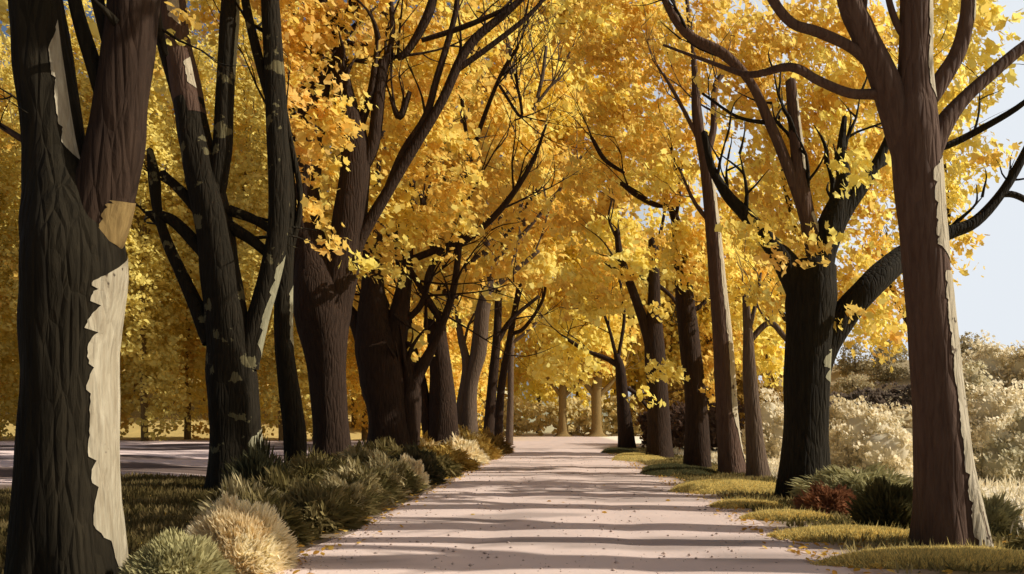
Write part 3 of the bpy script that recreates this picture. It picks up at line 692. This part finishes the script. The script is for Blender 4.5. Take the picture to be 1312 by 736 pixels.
tussock('shrub', 'russet brown shrub at the foot of the black forked trunk', 3.95, 11.9, .5, .44, RUST, 2200, .18, .014)
tussock('shrub', 'low dark green shrub in front of the russet one', 4.3, 10.9, .3, .16, DKG, 1600, .15, .014)
tussock('shrub', 'sage green shrub to the right of the red-brown trunk', 5.15, 9.8, .36, .46, SAGE, 2600, .24, .014)
tussock('shrub', 'small dark tuft at the meadow edge beside the nearest moss mat', 4.75, 8.1, .32, .20, DKG, 1600, .16, .012)

def mat_mound(label, cx, cy, rx, ry, h, c0, c1, n):
    """low cushion of short grass and moss"""
    root = empty('moss_mat', (cx, cy, 0), label, 'moss', 'moss mats along the right path edge')
    def edge(th): return 1 + .13 * math.sin(3 * th + cx) + .09 * math.sin(5 * th + cy * 2) + .05 * math.sin(11 * th)
    K, M = 48, 10; V = []
    for i in range(M + 1):
        t = i / M
        for j in range(K):
            th = 2 * PI * j / K; e = edge(th)
            x, y = cx + math.cos(th) * rx * e * t, cy + math.sin(th) * ry * e * t
            V.append((x, y, -.01 + (h + .012) * (1 - t ** 4) + .012 * noise.noise(Vector((x * 5, y * 5, 0))) * (1 - t)))
    idx = np.arange(len(V)).reshape(M + 1, K)
    Fq = np.stack([idx[:-1], np.roll(idx[:-1], -1, 1), np.roll(idx[1:], -1, 1), idx[1:]], -1).reshape(-1, 4)
    arr_mesh('cushion', np.array(V), 4, BLADE, root, np.tile(np.array(c0), (len(V), 1)), smooth=True, faces=Fq)
    th = rs.uniform(0, 2 * PI, n); t = rs.uniform(0, 1, n) ** .5
    e = np.array([edge(a) for a in th])
    p = np.stack([cx + np.cos(th) * rx * e * t, cy + np.sin(th) * ry * e * t, h * (1 - t ** 4)], 1)
    L = rs.uniform(.02, .055, n) * (1 + 1.6 * (rs.uniform(0, 1, n) > .985))
    up = nrm(np.array([0, 0, 1]) + rs.normal(0, .35, (n, 3)) + np.stack([np.cos(th), np.sin(th), th * 0], 1) * (t ** 3)[:, None] * .9)
    sd = nrm(np.cross(up, rs.normal(0, 1, (n, 3)))) * .006
    V = np.stack([p - sd, p + up * L[:, None], p + sd], 1)
    c = np.array(c0) * (1 - rs.uniform(0, 1, (n, 1))) + np.array(c1) * rs.uniform(.3, 1, (n, 1))
    arr_mesh('moss', V.reshape(-1, 3), 3, BLADE, root, np.repeat(c, 3, 0))
MO, MO2 = (.56, .44, .15), (.72, .58, .22)
for a in [('broad straw-yellow moss mat at the foot of the red-brown trunk, nearest the viewer', 3.6, 7.55, 1.15, .42, .10, MO, MO2, 16000),
          ('straw-yellow moss mat behind the nearest one, touching the red-brown trunk', 3.3, 9.3, .85, .42, .09, MO, MO2, 12000),
          ('small moss mat before the russet shrub', 3.12, 11.25, .58, .34, .08, MO, MO2, 8000),
          ('small moss mat level with the black forked trunk', 2.95, 13.0, .55, .42, .07, MO, MO2, 7000),
          ('large rounded moss mat between the black forked trunk and the slim striped one', 3.5, 16.6, 1.2, 1.5, .14, MO, MO2, 16000),
          ('dark green mat beyond the large rounded one', 3.3, 23.0, 1.0, 2.6, .16, (.075, .07, .03), (.11, .10, .045), 9000),
          ('straw-yellow mat at the far end of the right path edge', 3.15, 33, .95, 3.6, .16, MO, MO2, 7000),
          ('dark mat beside the last right-hand trunk', 3.1, 42, .9, 3.5, .16, (.075, .07, .03), (.11, .10, .045), 4000)]:
    mat_mound(*a)

# undergrowth on the left verge
def scatter(name, label, region, n, L, w, cols, thr=-1.):
    x = rs.uniform(region[0], region[1], n); y = rs.uniform(region[2], region[3], n)
    z = ground_h(x, y)
    p = np.stack([x, y, z], 1)
    up = nrm(np.array([0, 0, 1]) + rs.normal(0, .45, (n, 3)))
    up[:, 2] = np.abs(up[:, 2])
    Lg = L * rs.uniform(.5, 1.3, n)
    sd = nrm(np.cross(up, rs.normal(0, 1, (n, 3)))) * w
    V = np.stack([p - sd * .6, p + up * (Lg * .5)[:, None] - sd, p + up * Lg[:, None], p + up * (Lg * .5)[:, None] + sd, p + sd * .6], 1)
    cols = np.array(cols)
    nz = np.array([noise.noise(Vector((a * .9, b * .9, 4))) for a, b in zip(x, y)])
    ci = np.clip(((nz * 1.3 + .5) * len(cols)).astype(int), 0, len(cols) - 1)
    c = cols[ci] * rs.uniform(.8, 1.15, (n, 1))
    keep = nz > thr
    o = arr_mesh(name, V[keep].reshape(-1, 3), 5, BLADE, None, np.repeat(c[keep], 5, 0))
    prop(o, label, 'undergrowth', kind='stuff')
scatter('undergrowth', 'dark olive undergrowth covering the left verge', (-11.5, -2.75, 4.5, 20), 60000, .13, .014, [(.11, .08, .028), (.13, .095, .035), (.22, .16, .065), (.10, .075, .026)])
scatter('undergrowth', 'dark undergrowth between the far left trunks', (-6.6, -2.8, 20, 44), 16000, .25, .03, [(.06, .05, .02), (.12, .085, .03)])
scatter('undergrowth', 'olive grass between the right-hand trunks', (2.9, 5.6, 7, 48), 26000, .10, .012, [(.16, .13, .045), (.26, .20, .075), (.36, .28, .11)])
scatter('meadow_grass', 'pale dry grass of the right-hand meadow', (5.2, 26, 7, 45), 60000, .22, .014, [(.86, .76, .54), (.90, .80, .58), (.70, .62, .42)])

# meadow shrubs: pale, soft rounded
PC = [(.88, .79, .58), (.90, .81, .60), (.82, .73, .52)]; PT = [(.72, .61, .38), (.76, .65, .42)]; PS = [(.60, .54, .35), (.68, .61, .41), (.76, .68, .47)]
def meadow_bush(label, px, Y, rxp, hp, cols, dens=1.5):
    x = GX(px, Y); z0 = gz(x, Y); h = max(.5, P(px, hp, Y)[2] - z0); rx = rxp / F * Y
    root = empty('meadow_shrub', (x, Y, z0), label, 'bush', 'pale shrubs in the right-hand meadow')
    PAL['_m'] = [cols[0]]; PAL['_n'] = [cols[1]]; PAL['_o'] = [cols[2 % len(cols)]]
    pf = []
    for k in range(5):
        an = k * 2.4 + px; q = .5 if k else 0
        hh = h * (.7 if k else 1) * (1 - .10 * (k % 3))
        pf.append((x + math.cos(an) * rx * q, Y + math.sin(an) * rx * q, z0 + hh * .45, rx * (.72 if k else .85), rx * .6, hh * .56, {'_m': 1, '_n': 1, '_o': 1}))
    K, M = 22, 9; VV = []; FF = []
    for (cx, cy, cz, rx_, ry_, rz_, _) in pf:
        b = len(VV)
        for i in range(M + 1):
            ph = -PI / 2 + PI * i / M
            for j in range(K):
                th = 2 * PI * j / K; d = np.array([math.cos(th) * math.cos(ph), math.sin(th) * math.cos(ph), math.sin(ph)])
                lp = .74 + .12 * noise.noise(Vector((d * 2.6 + cx).tolist()))
                VV.append(np.array([cx, cy, cz]) + d * np.array([rx_, ry_, rz_]) * lp)
        for i in range(M):
            for j in range(K): FF.append((b + i * K + j, b + i * K + (j + 1) % K, b + (i + 1) * K + (j + 1) % K, b + (i + 1) * K + j))
    VV = np.array(VV); VV[:, 2] = np.maximum(VV[:, 2], z0 - .02)
    arr_mesh('core', VV, 4, BLADE, root, np.tile(np.array(cols[0]) * .92, (len(VV), 1)), smooth=True, faces=np.array(FF))
    lf = .0037 * Y + .018
    v, c, k = crown_cloud(pf, lf, 10, lf * 1.6, OVAL, dens)
    v[:, 2] = np.maximum(v[:, 2], z0 + .01)
    arr_mesh('foliage', v, k, STRAW, root, c)
for a in [('cream mound shrub behind the dark olive shrub', 1110, 24, 60, 520, PC), ('cream shrub left of the black forked trunk', 985, 30, 30, 505, PC), ('sage meadow shrub right of the red-brown trunk', 1285, 17, 42, 552, PS),
          ('low sage tuft in the middle of the pale meadow', 1135, 30, 34, 536, PS), ('buff shrub on the near slope right of the black trunk', 1150, 40, 50, 516, PT), ('tan shrub on the near slope', 1085, 48, 48, 508, PT),
          ('cream shrub with sage top below the hill at the right', 1275, 34, 60, 488, PC), ('grey-green shrub on the right-hand slope', 1250, 42, 34, 466, PS), ('pale boulder-like shrub highest on the right-hand slope', 1270, 60, 44, 428, PC),
          ('dark-shadowed tan shrub at the end of the right-hand slope', 1315, 58, 38, 436, PT), ('buff shrub between the trunk and the highest pale one', 1232, 66, 30, 450, PT), ('cream shrub beyond the large rounded moss mat', 1010, 38, 40, 520, PC),
          ('sage shrub low at the right-hand slope', 1320, 26, 40, 520, PS)]:
    meadow_bush(*a)
# grey-brown hedge along the far side of the meadow
def hedge(label, pts, h, col, leaf=.5, name='hedge'):
    root = empty(name, (*pts[0], gz(*pts[0])), label, 'hedge')
    pf = []; 
    for (x0, y0), (x1, y1) in zip(pts[:-1], pts[1:]):
        L = math.hypot(x1 - x0, y1 - y0); n = max(2, int(L / (h * .8)))
        for i in range(n):
            t = i / n; x, y = x0 + (x1 - x0) * t, y0 + (y1 - y0) * t
            pf.append((x, y, gz(x, y) + h * .5, h * .62, h * .5, h * (.52 + .1 * math.sin(i * 2.1)), {'_h': 1}))
    PAL['_h'] = [col, tuple(c * .85 for c in col)]
    v, c, k = crown_cloud(pf, leaf, 10, leaf, OVAL, 1.4)
    arr_mesh('foliage', v, k, LEAF, root, c)
hedge('long grey-brown hedge across the far side of the meadow', [(25, 85), (36, 90), (50, 94)], 3.0, (.20, .15, .11), .3)
hedge('red-brown hedge behind the right-hand trunks', [(6.2, 50), (7.4, 42), (8.0, 36)], 2.6, (.13, .08, .055), .22)
hedge('amber hedge beyond the red-brown one', [(8.2, 62), (10.5, 54), (12, 47)], 4.6, (.38, .23, .05), .3)
hedge('pale gold-beige thicket beyond the clearing', [(-30, 113), (-12, 116), (6, 117), (20, 116)], 5.5, (.86, .72, .36), .5, 'thicket')

# distant rounded hills
def hill(name, label, cx, cy, rx, ry, h, colr):
    K, M = 64, 20; V = []
    for i in range(M + 1):
        t = i / M
        for j in range(K):
            th = 2 * PI * j / K; x, y = cx + math.cos(th) * rx * t, cy + math.sin(th) * ry * t
            V.append((x, y, gz(x, y) * t - 1 + h * (math.cos(t * PI) * .5 + .5) + 1.2 * noise.noise(Vector((x * .06, y * .06, 3))) * (1 - t)))
    idx = np.arange(len(V)).reshape(M + 1, K)
    Fq = np.stack([idx[:-1], np.roll(idx[:-1], -1, 1), np.roll(idx[1:], -1, 1), idx[1:]], -1).reshape(-1, 4)
    prop(arr_mesh(name, np.array(V), 4, BLADE, None, np.tile(np.array(colr), (len(V), 1)), smooth=True, faces=Fq), label, 'hill', kind='structure')
hill('hill', 'tan hill beyond the meadow hedge', 64, 150, 66, 40, 14, (.62, .50, .30))
for i, (x, y) in enumerate([(46, 128), (53, 132), (60, 130), (67, 134), (74, 129), (50, 138), (57, 141), (70, 140)]):
    tt_ = min(1, math.hypot((x - 64) / 66, (y - 150) / 40)); z0 = gz(x, y) * (tt_ - 1) - 1 + 14 * (math.cos(tt_ * PI) * .5 + .5) + 1.2
    h_ = 3.2 + (i * 7 % 4) * .7
    PAL['_hz'] = [(.50, .42, .25), (.44, .36, .2)]
    r_ = empty('hill_tree', (x, y, gz(x, y) + z0 - 1.2), 'small olive-tan tree on the hill beyond the meadow', 'tree', 'small trees on the hill beyond the meadow')
    mb = MB(); mb.tube(Tube([(x, y, gz(x, y) + z0 - 5, .25), (x, y, gz(x, y) + z0, .2), (x, y, gz(x, y) + z0 + h_ * .6, .06)], seg=2), 6); mb.build('trunk', BARK['haze'], r_)
    v, c, k = crown_cloud([(x, y, gz(x, y) + z0 + h_ * .3, 2.4, 2.2, h_ * .6, {'_hz': 1}), (x + 1.6, y - .5, gz(x, y) + z0 - .3, 1.9, 1.8, 1.7, {'_hz': 1}), (x - 1.7, y, gz(x, y) + z0 - .2, 1.9, 1.8, 1.6, {'_hz': 1})], .34, 10, .6, OVAL, .9)
    arr_mesh('crown', v, k, LEAF, r_, c)
hill('hill', 'low pale hill beyond the clearing', 10, 330, 160, 60, 12, (.44, .41, .26))

# ---------------------------------------------------------------- fallen leaves (uncountable)
n = 26000
x = rs.uniform(-9, 7, n); y = 4 + 40 * rs.uniform(0, 1, n) ** 1.5
drift = np.exp(-((np.abs(x) - 2.5) / .35) ** 2)
keep = (rs.uniform(0, 1, n) < .22 + .7 * drift) & ((np.abs(x) > 2.3) | (rs.uniform(0, 1, n) < .02 + .35 * drift))
x, y = x[keep], y[keep]; cen = np.stack([x, y, ground_h(x, y) + .03], 1)
pal = np.array([(.62, .36, .06), (.45, .24, .05), (.75, .52, .12)]); cc = pal[rs.randint(0, 3, len(x))]
v, c = leaves(cen, .06 * rs.uniform(.7, 1.3, len(x)), cc, OVAL, .3, np.array([0, 0, 1.]))
prop(arr_mesh('fallen_leaves', v, 6, LEAF, None, c), 'yellow leaves scattered over the verges', 'leaves', kind='stuff')

# grit and small stones on the path
n = 5200
x = rs.uniform(-2.6, 2.6, n); x = np.where(rs.uniform(0, 1, n) < .5, np.sign(x) * (2.55 - np.abs(rs.normal(0, .22, n))), x)
y = 5 + 30 * rs.uniform(0, 1, n) ** 1.8; sz = .006 + .02 * rs.uniform(0, 1, n) ** 5
octa = np.array([(1, 0, 0), (0, 1, 0), (-1, 0, 0), (0, -1, 0), (0, 0, .7), (0, 0, -.5)])
ft = np.array([(0, 1, 4), (1, 2, 4), (2, 3, 4), (3, 0, 4), (1, 0, 5), (2, 1, 5), (3, 2, 5), (0, 3, 5)])
pz = .006 + .03 * np.sin(PI * np.clip((x + 2.5) / 5, 0, 1)) + .002
V = np.stack([x, y, pz], 1)[:, None] + octa[None] * sz[:, None, None] * rs.uniform(.7, 1.3, (n, 6, 1))
cc = np.repeat(np.array([.60, .47, .39]) * rs.uniform(.72, 1.2, (n, 1)), 6, 0)
prop(arr_mesh('gravel', V.reshape(-1, 3), 3, BLADE, None, cc, faces=(ft[None] + np.arange(n)[:, None, None] * 6).reshape(-1, 3)), 'fine grit and small stones on the path', 'gravel', kind='stuff')

# ---------------------------------------------------------------- light, sky, camera
w = bpy.data.worlds.new('World'); sc.world = w; w.use_nodes = True
nt = w.node_tree; nt.nodes.clear()
sky = nt.nodes.new('ShaderNodeTexSky'); sky.sky_type = 'NISHITA'; sky.sun_disc = False
sky.sun_elevation = math.radians(SUN_EL); sky.sun_rotation = math.radians(90 - SUN_AZ)
sky.air_density = 1.0; sky.dust_density = 3.5; sky.ozone_density = 1.5
# bright haze low in the sky on the sun's side
tc = nt.nodes.new('ShaderNodeTexCoord')
dp = nt.nodes.new('ShaderNodeVectorMath'); dp.operation = 'DOT_PRODUCT'
hz = nrm(np.array([math.cos(math.radians(46)), math.sin(math.radians(46)), .20])); dp.inputs[1].default_value = hz.tolist()
nt.links.new(tc.outputs['Generated'], dp.inputs[0])
mr = nt.nodes.new('ShaderNodeMapRange'); mr.interpolation_type = 'SMOOTHSTEP'
mr.inputs['From Min'].default_value = .62; mr.inputs['From Max'].default_value = .92
nt.links.new(dp.outputs['Value'], mr.inputs['Value'])
mx = nt.nodes.new('ShaderNodeMixRGB'); mx.inputs['Color2'].default_value = (10.0, 10.6, 11.3, 1)
nt.links.new(mr.outputs[0], mx.inputs['Fac']); nt.links.new(sky.outputs[0], mx.inputs['Color1'])
bg = nt.nodes.new('ShaderNodeBackground'); bg.inputs[1].default_value = .08
wo = nt.nodes.new('ShaderNodeOutputWorld')
nt.links.new(mx.outputs[0], bg.inputs[0]); nt.links.new(bg.outputs[0], wo.inputs[0])
sl = bpy.data.lights.new('sun', 'SUN'); sl.energy = 5.0; sl.angle = math.radians(.5); sl.color = (1, .96, .88)
so = bpy.data.objects.new('sun', sl); C.objects.link(so)
so.rotation_euler = Vector(SUN.tolist()).to_track_quat('Z', 'Y').to_euler()

cam = bpy.data.cameras.new('camera'); co = bpy.data.objects.new('camera', cam); C.objects.link(co)
co.location = (0, 0, H); co.rotation_euler = (PI / 2, 0, 0)
cam.sensor_width = 36; cam.lens = 36 * F / 1312
cam.shift_x = -(CX - 656) / 1312; cam.shift_y = (CY - 368) / 1312
cam.clip_start = .1; cam.clip_end = 5000
sc.camera = co
sc.view_settings.view_transform = 'Standard'; sc.view_settings.look = 'None'; sc.view_settings.exposure = 0
sc.cycles.max_bounces = 6; sc.cycles.diffuse_bounces = 4; sc.cycles.use_denoising = True
